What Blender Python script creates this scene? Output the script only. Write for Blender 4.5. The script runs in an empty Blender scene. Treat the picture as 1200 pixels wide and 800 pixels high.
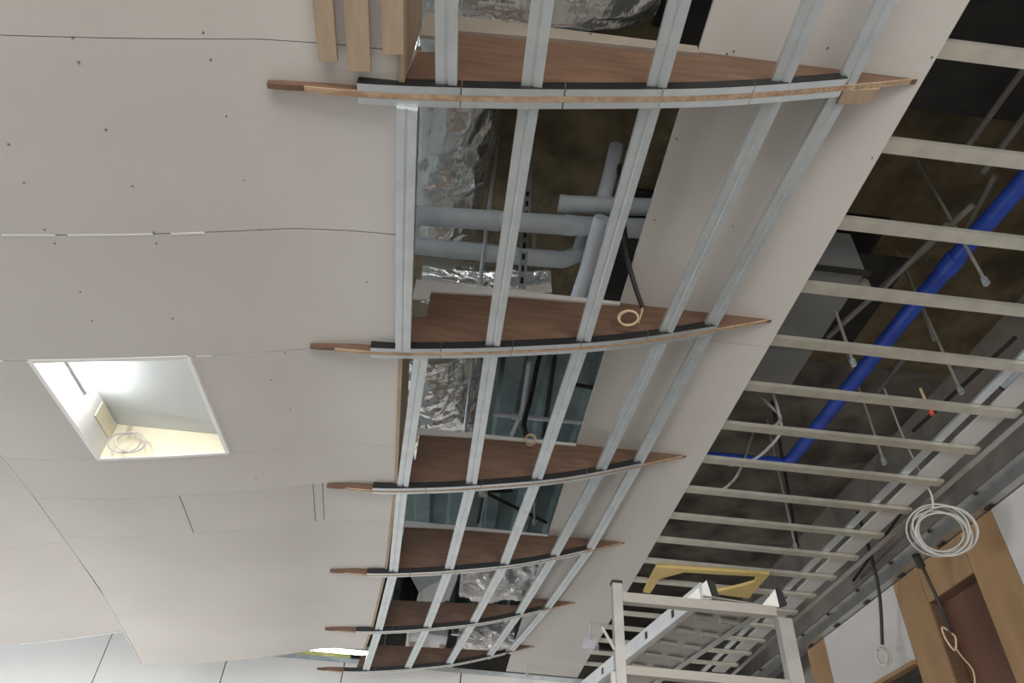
import bpy, math, random
from mathutils import Vector, Matrix
random.seed(7)
SC = bpy.context.scene
COL = SC.collection
H = 1.5                      # eye height above the floor; scene heights below are given above the eye

# ---------------------------------------------------------------- camera (fitted from the vanishing lines)
F, CX, CY = 822.0, 600.0, 400.0
def _ray(x, y): return Vector(((x - CX) / F, (y - CY) / F, 1.0))
_hp = _ray(492, 1112)
_up = _hp.cross(Vector((1, .073, 0))).normalized()
if _up.y > 0: _up = -_up
_fw = _hp.normalized(); _rt = _fw.cross(_up)
def wd(x, y):
    r = _ray(x, y); return Vector((_rt.dot(r), _fw.dot(r), _up.dot(r)))
def PZ(x, y, z):
    d = wd(x, y); return d * (z / d.z)
def PY(x, y, Y):
    d = wd(x, y); return d * (Y / d.y)
def PX(x, y, X):
    d = wd(x, y); return d * (X / d.x)
cd = bpy.data.cameras.new('camera'); cam = bpy.data.objects.new('camera', cd); COL.objects.link(cam)
cd.sensor_width = 36; cd.lens = F / 1200 * 36; cd.clip_start = .02
R = Matrix((_rt, _fw, _up))
c0 = R @ Vector((1, 0, 0)); c1 = R @ Vector((0, -1, 0)); c2 = R @ Vector((0, 0, -1))
M4 = Matrix((c0, c1, c2)).transposed().to_4x4(); M4.translation = (0, 0, H)
cam.matrix_world = M4
SC.camera = cam

# ---------------------------------------------------------------- world, lights, exposure
w = bpy.data.worlds.new('world'); SC.world = w; w.use_nodes = True
bg = w.node_tree.nodes['Background']; bg.inputs[0].default_value = (.80, .84, .90, 1); bg.inputs[1].default_value = .5
SC.view_settings.view_transform = 'Standard'; SC.view_settings.look = 'None'
SC.view_settings.gamma = 1; SC.view_settings.use_curve_mapping = False
SC.view_settings.exposure = 0.0
def area(name, loc, target, sx, sy, power, col=(1, 1, 1)):
    l = bpy.data.lights.new(name, 'AREA'); l.shape = 'RECTANGLE'; l.size = sx; l.size_y = sy; l.energy = power; l.color = col
    o = bpy.data.objects.new(name, l); COL.objects.link(o); o.location = loc
    o.rotation_euler = (Vector(target) - Vector(loc)).to_track_quat('-Z', 'Y').to_euler()
    return o
area('fill_light_back', (.2, -5.2, 1.4), (.3, 2, 2.4), 6, 2.2, 400, (1, .97, .92))  # added fill light behind the camera, no window modelled there
area('fill_light_side', (-7.2, 3.6, 1.3), (0, 3.8, 2.4), 5, 2.0, 260, (.97, .98, 1))  # unseen fill from the left, put in to brighten the room
area('fill_light_floor', (-2.2, 4.6, .3), (-1.6, 5.5, 2.9), .8, .8, 31, (1, .97, .94))  # added low fill brightening the far left ceiling and wall

# ---------------------------------------------------------------- materials
def nd(t, ty, **k):
    n = t.nodes.new(ty)
    for a, b in k.items(): setattr(n, a, b)
    return n
def mat(name, c1, c2=None, scale=8, rough=.7, metal=0, bump=0, bscale=60, stretch=(1, 1, 1), emit=None, es=0, alpha=1, trans=0, detail=4, dist=0, spec=.5):
    m = bpy.data.materials.new(name); m.use_nodes = True
    t = m.node_tree; b = t.nodes['Principled BSDF']
    b.inputs['Roughness'].default_value = rough; b.inputs['Metallic'].default_value = metal
    b.inputs['Specular IOR Level'].default_value = spec
    b.inputs['Alpha'].default_value = alpha; b.inputs['Transmission Weight'].default_value = trans
    tc = nd(t, 'ShaderNodeTexCoord'); mp = nd(t, 'ShaderNodeMapping'); mp.inputs['Scale'].default_value = stretch
    t.links.new(tc.outputs['Object'], mp.inputs['Vector'])
    if c2 is None: c2 = tuple(x * .9 for x in c1)
    n = nd(t, 'ShaderNodeTexNoise'); n.inputs['Scale'].default_value = scale; n.inputs['Detail'].default_value = detail; n.inputs['Distortion'].default_value = dist
    t.links.new(mp.outputs[0], n.inputs['Vector'])
    r = nd(t, 'ShaderNodeValToRGB'); r.color_ramp.elements[0].position = .35; r.color_ramp.elements[1].position = .65
    r.color_ramp.elements[0].color = (*c1, 1); r.color_ramp.elements[1].color = (*c2, 1)
    t.links.new(n.outputs['Fac'], r.inputs[0]); t.links.new(r.outputs[0], b.inputs['Base Color'])
    if bump:
        n2 = nd(t, 'ShaderNodeTexNoise'); n2.inputs['Scale'].default_value = bscale; n2.inputs['Detail'].default_value = 3
        t.links.new(mp.outputs[0], n2.inputs['Vector'])
        bp = nd(t, 'ShaderNodeBump'); bp.inputs['Strength'].default_value = bump; bp.inputs['Distance'].default_value = .01
        t.links.new(n2.outputs['Fac'], bp.inputs['Height']); t.links.new(bp.outputs[0], b.inputs['Normal'])
    if emit:
        b.inputs['Emission Color'].default_value = (*emit, 1); b.inputs['Emission Strength'].default_value = es
    return m
M = dict(
    board=mat('plasterboard', (.60, .583, .56), (.565, .548, .525), 1.6, .85, bump=.04, bscale=120),
    boardedge=mat('plasterboard_paper', (.29, .25, .20), (.24, .205, .165), 9, .85),
    brown=mat('brown_plywood', (.165, .095, .062), (.115, .066, .043), 5, .6, stretch=(1.2, 1, 9), detail=6, dist=.6),
    tan=mat('raw_plywood', (.40, .305, .215), (.33, .245, .17), 6, .65, stretch=(6, .8, 2), detail=6, dist=.8),
    tanx=mat('plywood_edge', (.50, .37, .25), (.33, .21, .13), 9, .65, stretch=(1.2, 6, 20), detail=5, dist=.5),
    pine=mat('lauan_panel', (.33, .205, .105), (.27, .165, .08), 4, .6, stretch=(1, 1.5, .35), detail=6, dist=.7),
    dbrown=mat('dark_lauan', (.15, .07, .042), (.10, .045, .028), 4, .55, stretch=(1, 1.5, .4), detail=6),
    galv=mat('galvanised_steel', (.70, .76, .79), (.61, .67, .70), 14, .34, .65, bump=.05, bscale=40),
    batten=mat('dull_galvanised_steel', (.66, .64, .56), (.56, .545, .48), 12, .5, .75),
    alum=mat('aluminium', (.52, .52, .51), (.44, .44, .43), 10, .38, .8),
    lip=mat('dark_lip_steel', (.032, .032, .034), (.018, .018, .019), 6, .45, .5),
    cond=mat('dull_conduit', (.20, .19, .17), (.14, .135, .12), 8, .6, .2),
    darksteel=mat('dark_steel', (.035, .033, .03), (.018, .018, .018), 8, .8),
    foil=mat('foil_wrap', (.90, .91, .90), (.80, .81, .80), 7, .16, .9, bump=.5, bscale=26, stretch=(1, .5, 1)),
    plastic=mat('crumpled_film', (.82, .82, .81), (.74, .74, .74), 9, .12, .45, bump=.6, bscale=40),
    wrap=mat('grey_pipe_wrap', (.50, .54, .58), (.40, .44, .48), 6, .6, bump=.15, bscale=25),
    pvcw=mat('pale_pipe', (.66, .71, .80), (.60, .65, .75), 5, .45),
    blue=mat('blue_pipe', (.03, .085, .50), (.025, .065, .40), 5, .4),
    wool=mat('rock_wool_spray', (.24, .19, .11), (.11, .088, .052), 5, .95, bump=1, bscale=28, detail=8),
    deck=mat('steel_deck', (.26, .34, .35), (.17, .24, .25), 4, .5, .35),
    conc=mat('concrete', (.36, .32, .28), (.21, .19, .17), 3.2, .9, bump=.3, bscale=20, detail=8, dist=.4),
    darkconc=mat('mottled_dark_concrete', (.24, .215, .18), (.085, .077, .065), 3, .9, bump=.3, bscale=20, detail=8, dist=.4),  # dark mottled brown-grey concrete for the right soffit
    floor=mat('floor_screed', (.42, .40, .37), (.36, .34, .315), 3, .85),
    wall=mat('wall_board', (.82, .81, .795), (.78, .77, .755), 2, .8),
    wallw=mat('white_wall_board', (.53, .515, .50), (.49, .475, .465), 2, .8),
    black=mat('black_rubber', (.012, .012, .013), (.02, .02, .02), 9, .55),
    cream=mat('cream_wire', (.60, .47, .29), (.52, .40, .24), 6, .5),
    cablew=mat('pale_cable', (.50, .49, .46), (.44, .43, .40), 6, .5),
    greyduct=mat('grey_duct_board', (.20, .205, .205), (.165, .17, .17), 4, .6),
    boxw=mat('duct_box_white', (.62, .63, .64), (.56, .57, .58), 4, .5),
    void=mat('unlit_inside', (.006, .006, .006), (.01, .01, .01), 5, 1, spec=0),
    alumw=mat('bright_aluminium', (.72, .74, .75), (.64, .66, .67), 8, .4, .4),
    deckgrey=mat('plank_deck', (.44, .42, .385), (.38, .36, .33), 5, .55, .2),
    yellow=mat('yellow_paint', (.62, .47, .17), (.53, .40, .14), 6, .5),
    insul=mat('yellow_green_wool', (.62, .60, .25), (.50, .52, .22), 8, .9, bump=.6, bscale=30),
    hatchcream=mat('cream_ply', (.80, .74, .58), (.75, .69, .53), 4, .6),
    hatchtop=mat('hatch_panel', (.56, .60, .61), (.52, .56, .57), 2, .5),
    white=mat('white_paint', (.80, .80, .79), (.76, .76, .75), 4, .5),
    red=mat('red_tape', (.55, .07, .05), (.45, .05, .04), 5, .5),
    screw=mat('screw_head', (.16, .15, .14), (.22, .21, .20), 30, .5, .3),
    clear=mat('clear_plastic', (.72, .70, .84), (.66, .64, .80), 5, .15, alpha=.25),
    lamp=mat('lamp_tube', (1, 1, 1), (1, 1, 1), 1, .5, emit=(1, .98, .95), es=80),
    lampc=mat('added_cool_tube', (1, 1, 1), (1, 1, 1), 1, .5, emit=(.75, .90, 1), es=26),
    lampy=mat('lamp_tube_warm', (1, 1, 1), (1, 1, 1), 1, .5, emit=(1, 1, .85), es=14),
)

# ---------------------------------------------------------------- mesh helpers
class MB:
    def __init__(s): s.v = []; s.f = []
    def add(s, vs, fs):
        o = len(s.v); s.v += [Vector(v) for v in vs]; s.f += [tuple(i + o for i in f) for f in fs]; return s
    def box(s, a, b):
        x0, y0, z0 = a; x1, y1, z1 = b
        return s.add([(x0, y0, z0), (x1, y0, z0), (x1, y1, z0), (x0, y1, z0), (x0, y0, z1), (x1, y0, z1), (x1, y1, z1), (x0, y1, z1)],
                     [(3, 2, 1, 0), (4, 5, 6, 7), (0, 1, 5, 4), (1, 2, 6, 5), (2, 3, 7, 6), (3, 0, 4, 7)])
    def hexa(s, b4, t4):
        return s.add(list(b4) + list(t4), [(3, 2, 1, 0), (4, 5, 6, 7), (0, 1, 5, 4), (1, 2, 6, 5), (2, 3, 7, 6), (3, 0, 4, 7)])
    def prism(s, poly, y0, y1):
        """poly of (x, z) extruded along y"""
        n = len(poly)
        vs = [(x, y0, z) for x, z in poly] + [(x, y1, z) for x, z in poly]
        fs = [tuple(range(n)), tuple(range(2 * n - 1, n - 1, -1))] + [(i, i + n, (i + 1) % n + n, (i + 1) % n) for i in range(n)]
        return s.add(vs, fs)
    def plate(s, poly3, d):
        n = len(poly3); d = Vector(d); p = [Vector(q) for q in poly3]
        return s.add(p + [q + d for q in p], [tuple(range(n - 1, -1, -1)), tuple(range(n, 2 * n))] + [(i, (i + 1) % n, (i + 1) % n + n, i + n) for i in range(n)])
    def sweep(s, prof, path, upv=(0, 0, 1), caps=True):
        """prof: (side, up) pairs; path: 3D points"""
        path = [Vector(p) for p in path]; n = len(prof); m = len(path); vs = []; up = Vector(upv)
        for i, p in enumerate(path):
            t = (path[min(i + 1, m - 1)] - path[max(i - 1, 0)]).normalized()
            sd = t.cross(up).normalized(); u = sd.cross(t).normalized()
            vs += [p + sd * a + u * b for a, b in prof]
        fs = [(i * n + j, i * n + (j + 1) % n, (i + 1) * n + (j + 1) % n, (i + 1) * n + j) for i in range(m - 1) for j in range(n)]
        if caps: fs += [tuple(range(n - 1, -1, -1)), tuple(range((m - 1) * n, m * n))]
        return s.add(vs, fs)
    def tube(s, path, r, n=10, rough=0, seed=1, caps=True):
        path = [Vector(p) for p in path]; m = len(path); rng = random.Random(seed)
        ref = Vector((.13, .27, .95)); t0 = (path[1] - path[0]).normalized()
        u = t0.cross(ref)
        if u.length < .2: u = t0.cross(Vector((1, 0, 0)))
        u.normalize(); vs = []
        for i, p in enumerate(path):
            t = (path[min(i + 1, m - 1)] - path[max(i - 1, 0)]).normalized()
            u = (u - t * u.dot(t)).normalized(); v = t.cross(u)
            rr = r[i] if isinstance(r, (list, tuple)) else r
            for j in range(n):
                a = 2 * math.pi * j / n; q = rr * (1 + rough * (rng.random() - .5) * 2)
                vs.append(p + u * (q * math.cos(a)) + v * (q * math.sin(a)))
        fs = [(i * n + j, i * n + (j + 1) % n, (i + 1) * n + (j + 1) % n, (i + 1) * n + j) for i in range(m - 1) for j in range(n)]
        if caps: fs += [tuple(range(n - 1, -1, -1)), tuple(range((m - 1) * n, m * n))]
        return s.add(vs, fs)
    def ring(s, c, nrm, R_, r, k=28, n=6, a0=0, a1=2 * math.pi, ex=1.0):
        nrm = Vector(nrm).normalized(); u = nrm.cross(Vector((0, 0, 1)))
        if u.length < .1: u = nrm.cross(Vector((0, 1, 0)))
        u.normalize(); v = nrm.cross(u)
        pts = [Vector(c) + u * (R_ * math.cos(a0 + (a1 - a0) * i / k)) + v * (R_ * ex * math.sin(a0 + (a1 - a0) * i / k)) for i in range(k + 1)]
        return s.tube(pts, r, n)
    def build(s, name, m, parent=None, smooth=False, kind=None):
        lo = Vector([min(v[i] for v in s.v) for i in range(3)]); hi = Vector([max(v[i] for v in s.v) for i in range(3)])
        c = Vector(((lo.x + hi.x) / 2, (lo.y + hi.y) / 2, lo.z))
        me = bpy.data.meshes.new(name); me.from_pydata([tuple(v - c) for v in s.v], [], s.f); me.materials.append(M[m])
        if smooth: me.polygons.foreach_set('use_smooth', [True] * len(me.polygons))
        me.update()
        o = bpy.data.objects.new(name, me); COL.objects.link(o)
        wl = c + Vector((0, 0, H))
        if parent is not None:
            o.parent = parent; o.location = wl - Vector(parent['_w'])
        else: o.location = wl
        o['_w'] = tuple(wl)
        if kind: o['kind'] = kind
        return o
def smooth(o, ang=35):
    o.data.polygons.foreach_set('use_smooth', [True] * len(o.data.polygons))
    try: o.data.set_sharp_from_angle(angle=math.radians(ang))
    except Exception: pass
    return o
def tag(o, label, cat, group=None, kind=None):
    o['label'] = label; o['category'] = cat
    if group: o['group'] = group
    if kind: o['kind'] = kind
    return o
def thing(name, loc, label, cat, group=None, kind=None):
    o = bpy.data.objects.new(name, None); COL.objects.link(o); wl = Vector(loc) + Vector((0, 0, H)); o.location = wl; o['_w'] = tuple(wl); o.empty_display_size = .05
    return tag(o, label, cat, group, kind)
def copy_at(src, off, parent=None):
    c = src.copy(); COL.objects.link(c); wl = Vector(src['_w']) + Vector(off); c['_w'] = tuple(wl)
    c.parent = parent
    c.location = wl - (Vector(parent['_w']) if parent is not None else Vector((0, 0, 0)))
    return c
def interp(t, x):
    if x <= t[0][0]:
        (a, b), (c, d) = t[0], t[1]
        return b + (d - b) * (x - a) / (c - a)
    for (a, b), (c, d) in zip(t, t[1:]):
        if x <= c: return b + (d - b) * (x - a) / (c - a)
    (a, b), (c, d) = t[-2], t[-1]
    return b + (d - b) * (x - a) / (c - a)
def catmull(pts, k=8):
    pts = [Vector(p) for p in pts]; out = []
    for i in range(len(pts) - 1):
        p0 = pts[max(i - 1, 0)]; p1 = pts[i]; p2 = pts[i + 1]; p3 = pts[min(i + 2, len(pts) - 1)]
        for j in range(k):
            t = j / k
            out.append(.5 * ((2 * p1) + (p2 - p0) * t + (2 * p0 - 5 * p1 + 4 * p2 - p3) * t * t + (3 * p1 - p0 - 3 * p2 + p3) * t ** 3))
    return out + [pts[-1]]

# ---------------------------------------------------------------- the wave of the ceiling
YR = [.886 + .9934 * k for k in range(6)]                       # rib planes
_sh = [(-2, 0), (.886, 0), (1.88, -.03), (2.87, -.075), (3.87, -.16), (4.86, -.29), (5.85, -.455), (6.6, -.59)]
_dz = [(-2, 0), (.886, 0), (1.88, .047), (2.87, .061), (3.87, .075), (4.86, .081), (5.85, .10), (6.6, .11)]
def sh(y): return interp(_sh, y)
def dz(y): return interp(_dz, y)
_A = [(-.56, 1.473), (-.36, 1.479), (-.26, 1.492), (.003, 1.539), (.211, 1.586), (.444, 1.642), (.621, 1.699), (.871, 1.793), (1.05, 1.863), (1.116, 1.890)]
def soft(t, x): return sum(interp(t, x + d) for d in (-.09, -.06, -.03, 0, .03, .06, .09)) / 7
def zA(xl, y): return (interp(_A, xl) if xl > .95 else soft(_A, xl)) + dz(y) * max(0, min(1, (1.116 - xl) / 1.676)) ** 1.0
_B = [(-2.0, 1.262), (-1.75, 1.282), (-1.5, 1.30), (-1.17, 1.354), (-.95, 1.395), (-.73, 1.442), (-.58, 1.488), (-.5, 1.5), (-.40, 1.507), (-.25, 1.512)]
def zB(xl, y): return soft(_B, xl) + dz(y)
_C = [(-4.2, 1.16), (-3.4, 1.22), (-2.9, 1.29), (-2.4, 1.38), (-2.0, 1.475), (-1.7, 1.56)]
def zC(xl, y): return soft(_C, xl) + dz(y)
ZU = 1.89                                                        # underside of the upper flat boards
XW = 2.70                                                        # right wall face
YW = 6.60                                                        # far wall face
ZS = 2.95                                                        # slab underside

# ---------------------------------------------------------------- shell
o = MB().box((-8.4, -6, -H - .1), (4.2, 9.2, -H)).build('floor', 'floor'); tag(o, 'grey screed floor of the room, below the view', 'floor', kind='structure')
# soffit of the floor above
slab = thing('ceiling', (0, 3, ZS), 'structural soffit above the open ceiling, brown insulation and grey steel deck', 'ceiling', kind='structure')
MB().box((-8.4, -6, ZS), (4.2, 3.25, ZS + .2)).build('insulated_soffit', 'wool', slab)
d = MB(); x = -8.4; XD = 1.2
prof = []
while x < XD - .01:
    prof += [(x, ZS + .06), (x + .12, ZS + .06), (x + .15, ZS), (x + .27, ZS)]; x += .30
prof += [(x, ZS + .06)]
n = len(prof) - 1
d.add([(a, 3.25, b) for a, b in prof] + [(a, 9.0, b) for a, b in prof], [(i, i + 1, i + 2 + n, i + n + 1) for i in range(n)])
d.build('steel_deck', 'deck', slab)
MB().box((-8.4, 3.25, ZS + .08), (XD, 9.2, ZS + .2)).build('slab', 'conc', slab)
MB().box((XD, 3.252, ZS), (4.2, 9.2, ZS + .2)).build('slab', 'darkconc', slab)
def beam(y0, y1, z0, x0, x1, label, m='darksteel'):
    b = MB(); zt = ZS - .002
    b.box((x0, y0, z0), (x1, y1, z0 + .02)).box((x0, y0, zt - .02), (x1, y1, zt)).box((x0, (y0 + y1) / 2 - .01, z0 + .02), (x1, (y0 + y1) / 2 + .01, zt - .02))
    return tag(b.build('steel_beam', m), label, 'beam')
beam(.62, 1.28, 2.50, .55, 2.97, 'dark steel beam over the open batten grid near the yellow-brown soffit')
beam(2.10, 2.75, 2.62, .6, 2.0, 'dark steel beam above the grey duct and blue pipe')
# building edge beyond the right wall
o = MB().box((2.98, -6, -H), (3.45, 9.2, ZS)).build('wall_right', 'conc'); tag(o, 'rough brown concrete wall seen through the batten grid above the lining', 'wall', kind='structure')
o = MB().box((-8.4, 9.0, -H), (2.97, 9.2, ZS)).build('wall_back', 'conc'); tag(o, 'concrete end wall behind the far panel partition, above its top', 'wall', kind='structure')
# far partition of panels
wf = thing('wall_far', (0, YW, -H), 'pale panelled far wall with narrow vertical joints', 'wall', kind='structure')
joints = [-8.0, -6.2, -4.9, -3.9, -2.955, -1.925, -.922, .103, 1.10, 2.10, 2.69]
for a, b in zip(joints, joints[1:]):
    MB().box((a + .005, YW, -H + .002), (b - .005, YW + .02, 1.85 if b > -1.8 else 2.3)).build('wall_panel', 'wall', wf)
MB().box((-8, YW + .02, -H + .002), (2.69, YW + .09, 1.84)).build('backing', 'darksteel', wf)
MB().box((-1.93, YW + .001, 1.852), (2.36, YW + .09, 1.888)).build('head_track', 'galv', wf)

# lined right wall
wr = thing('wall_side', (XW, 4, -H), 'right side lining of white boards and tan plywood panels', 'wall', kind='structure')
zt = 1.875
def wpanel(y0, y1, z0, z1, m, name, t=.012, x=XW): return MB().box((x, y0 + .002, z0), (x + t, y1 - .002, z1)).build(name, m, wr)
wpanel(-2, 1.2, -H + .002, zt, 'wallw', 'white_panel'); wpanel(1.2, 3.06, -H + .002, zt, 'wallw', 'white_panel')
wpanel(3.06, 3.347, -H + .002, zt, 'pine', 'plywood_panel'); wpanel(3.785, 4.06, -H + .002, zt, 'pine', 'plywood_panel'); wpanel(3.347, 3.785, 1.66, zt, 'pine', 'plywood_panel')
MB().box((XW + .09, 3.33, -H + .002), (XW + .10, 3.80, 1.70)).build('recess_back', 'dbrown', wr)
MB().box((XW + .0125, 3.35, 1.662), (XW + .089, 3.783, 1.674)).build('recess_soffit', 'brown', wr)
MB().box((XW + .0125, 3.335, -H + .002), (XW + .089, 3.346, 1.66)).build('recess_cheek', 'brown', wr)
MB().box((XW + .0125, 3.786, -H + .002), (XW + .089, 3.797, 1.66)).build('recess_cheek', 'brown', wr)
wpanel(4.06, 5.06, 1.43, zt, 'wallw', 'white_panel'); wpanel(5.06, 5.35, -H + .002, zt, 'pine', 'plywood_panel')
MB().box((XW - .02, 4.062, 1.405), (XW + .03, 5.058, 1.428)).build('ledge', 'pine', wr)
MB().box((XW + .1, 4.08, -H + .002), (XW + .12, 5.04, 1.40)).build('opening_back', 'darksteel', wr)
wpanel(5.35, 6.59, -H + .002, 1.60, 'greyduct', 'grey_panel')
# steel head channel along the wall top
b = MB().box((XW - .055, -2, 1.880), (XW + .02, 6.58, 1.884)).box((XW - .055, -2, 1.884), (XW - .051, 6.58, 1.955)).box((XW - .075, -2, 1.955), (XW - .051, 6.58, 1.96)).box((XW + .016, -2, 1.884), (XW + .02, 6.58, 2.03))
o = b.build('trim_1', 'alum'); tag(o, 'grey steel head channel running along the top of the side lining', 'trim', kind='structure')
for k in range(9):
    y = 2.6 + k * .44
    p = MB().tube([(XW - .064, y, 1.945), (XW - .064, y, 1.953)], .012, 8); p.box((XW - .03, y - .03, 1.872), (XW - .01, y + .03, 1.8795))
    p.build('fixing_clip', 'darksteel', o)

# ---------------------------------------------------------------- boarded curved ceilings
def strip(name, zf, x0, x1, y0, y1, parent, t=.0095, m='board', nx=10, ny=5, gx=.0012, gy=.0012):
    """curved board piece; x0 / x1 are numbers or functions of y in wave coordinates"""
    fx0 = x0 if callable(x0) else (lambda y: x0); fx1 = x1 if callable(x1) else (lambda y: x1)
    vs = []
    for lay in (0, t):
        for j in range(ny + 1):
            y = y0 + gy + (y1 - y0 - 2 * gy) * j / ny
            for i in range(nx + 1):
                xl = fx0(y) + gx + (fx1(y) - fx0(y) - 2 * gx) * i / nx
                vs.append((xl + sh(y), y, zf(xl, y) + lay))
    W = nx + 1; N = W * (ny + 1); fs = []
    for j in range(ny):
        for i in range(nx):
            a = j * W + i
            fs += [(a, a + W, a + W + 1, a + 1), (N + a, N + a + 1, N + a + W + 1, N + a + W)]
    for j in range(ny):
        a = j * W; fs.append((a, N + a, N + a + W, a + W)); a = j * W + nx; fs.append((a, a + W, N + a + W, N + a))
    for i in range(nx):
        fs.append((i, i + 1, N + i + 1, N + i)); a = ny * W + i; fs.append((a, N + a, N + a + 1, a + 1))
    o = MB().add(vs, fs).build(name, m, parent)
    return smooth(o, 30)
cB = thing('ceiling', (-1, 3, 1.4), 'smooth curved plasterboard ceiling with a lit square hatch', 'ceiling', kind='structure')
HX0, HX1, HY0, HY1 = -1.455, -.98, 1.903, 2.53
XB0, XB1 = -1.745, -.262
rows = [(-2.4, -1.0), (-1.0, .784), (.784, 1.344)]
for a, b in rows: strip('plasterboard', zB, XB0 if a > -.5 else -1.745, XB1, a, b, cB, gy=.0009 if b < 1 else .0018)
strip('plasterboard', zB, XB0, XB1, 1.346, HY0, cB, gy=.0016)
strip('plasterboard', zB, XB0, lambda y: HX0 - sh(y), HY0, HY1, cB)
strip('plasterboard', zB, lambda y: HX1 - sh(y), XB1, HY0, HY1, cB)
strip('plasterboard', zB, XB0, XB1, HY1, 2.858, cB, gy=.0006)
strip('plasterboard', zB, XB0, -1.168, 2.858, 3.243, cB); strip('plasterboard', zB, -1.166, -.622, 2.858, 3.243, cB)
strip('plasterboard', zB, -.620, -.582, 2.858, 3.243, cB, nx=3); strip('plasterboard', zB, -.580, XB1, 2.858, 3.243, cB)
strip('plasterboard', zB, XB0, XB1, 3.243, 4.35, cB, gy=.0006); strip('plasterboard', zB, XB0, XB1, 4.35, 5.35, cB, gy=.0006)
cC = thing('ceiling', (-3, 3, 1.3), 'pale curved plasterboard ceiling stepping up beyond the hatch ceiling', 'ceiling', kind='structure')
for a, b in ((-2.4, 0), (0, 1.9), (1.9, 3.8), (3.8, 5.33)): strip('plasterboard', zC, -4.4, -1.66, a, b, cC, nx=14, gy=.0006)
n = 12; vs = []
for i in range(n + 1):
    y = -2.3 + (5.33 + 2.3) * i / n
    vs += [(-1.747 + sh(y), y, zB(-1.747, y) + .001), (-1.747 + sh(y), y, zC(-1.747, y) - .002), (-1.757 + sh(y), y, zB(-1.757, y) + .001), (-1.757 + sh(y), y, zC(-1.757, y) - .002)]
fs = []
for i in range(n):
    a = 4 * i; fs += [(a, a + 1, a + 5, a + 4), (a + 2, a + 6, a + 7, a + 3), (a, a + 4, a + 6, a + 2), (a + 1, a + 3, a + 7, a + 5)]
fs += [(0, 2, 3, 1), (4 * n, 4 * n + 1, 4 * n + 3, 4 * n + 2)]
MB().add(vs, fs).build('riser', 'board', cC)
# white edge bead closing the far end of that ceiling
b = MB()
b.sweep([(-.004, 0), (.004, 0), (.004, .02), (-.004, .02)], [(xl + sh(5.345), 5.345, zC(xl, 5.345) - .004) for xl in (-2.6, -2.3, -2.0, -1.72)])
b.build('edge_bead', 'white', cC)
# closing boards outside the view so the void above stays dark
o = MB().box((-8.3, -5.9, 1.9), (2.6, .42, 1.91)).build('ceiling', 'board'); tag(o, 'flat plasterboard ceiling behind the viewer, before the open grid', 'ceiling', kind='structure')
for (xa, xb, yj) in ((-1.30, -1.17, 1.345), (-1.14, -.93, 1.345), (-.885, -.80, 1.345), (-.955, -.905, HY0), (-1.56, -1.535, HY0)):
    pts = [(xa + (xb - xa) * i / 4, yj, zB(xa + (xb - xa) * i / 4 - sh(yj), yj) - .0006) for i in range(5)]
    MB().sweep([(-.0028, 0), (.0028, 0), (.0028, .002), (-.0028, .002)], pts).build('seam_glow_strip', 'white', cB)  # white strips painting the light that shows through the board seams
# screw heads
def dots(pts, zf, name, parent, r=.0031):
    b = MB()
    for (px, py) in pts:
        p = PZ(px, py, 1.45)
        for _ in range(8):
            p = PZ(px, py, zf(p.x, p.y))
        b.tube([(p.x, p.y, zf(p.x, p.y) - .0012), (p.x, p.y, zf(p.x, p.y) + .001)], r, 7)
    return b.build(name, 'screw', parent, kind='stuff')
fB = lambda x, y: zB(x - sh(y), y)
dots([(85, 44), (92, 73), (238, 38), (247, 70), (344, 27), (346, 65), (265, 136), (356, 142), (10, 169), (28, 214), (124, 152), (155, 218), (286, 211), (365, 216), (52, 269), (64, 285), (180, 272), (303, 268), (375, 268), (94, 342), (378, 314), (325, 367), (202, 373), (108, 376), (334, 413), (183, 285), (318, 445), (430, 330), (300, 560), (340, 480)], fB, 'screw_heads', cB)

# upper flat boards between the wave and the batten grid
XO, XE = .497, 1.134
cU = thing('ceiling', (.8, 3, ZU), 'flat plasterboard strip between the curved frame and the open batten grid', 'ceiling', kind='structure')
ys = [.42, 2.03, 3.85, 5.67, 6.58]
for a, b in zip(ys, ys[1:]): MB().box((XO, a + .0012, ZU), (XE, b - .0012, ZU + .0125)).build('plasterboard', 'board', cU)
dots([(692, 40), (709, 54), (852, 63), (860, 60), (970, 56), (793, 163), (885, 166), (767, 258), (859, 265), (1092, 67), (1022, 185), (712, 60)], lambda x, y: ZU, 'screw_heads', cU)
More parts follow.
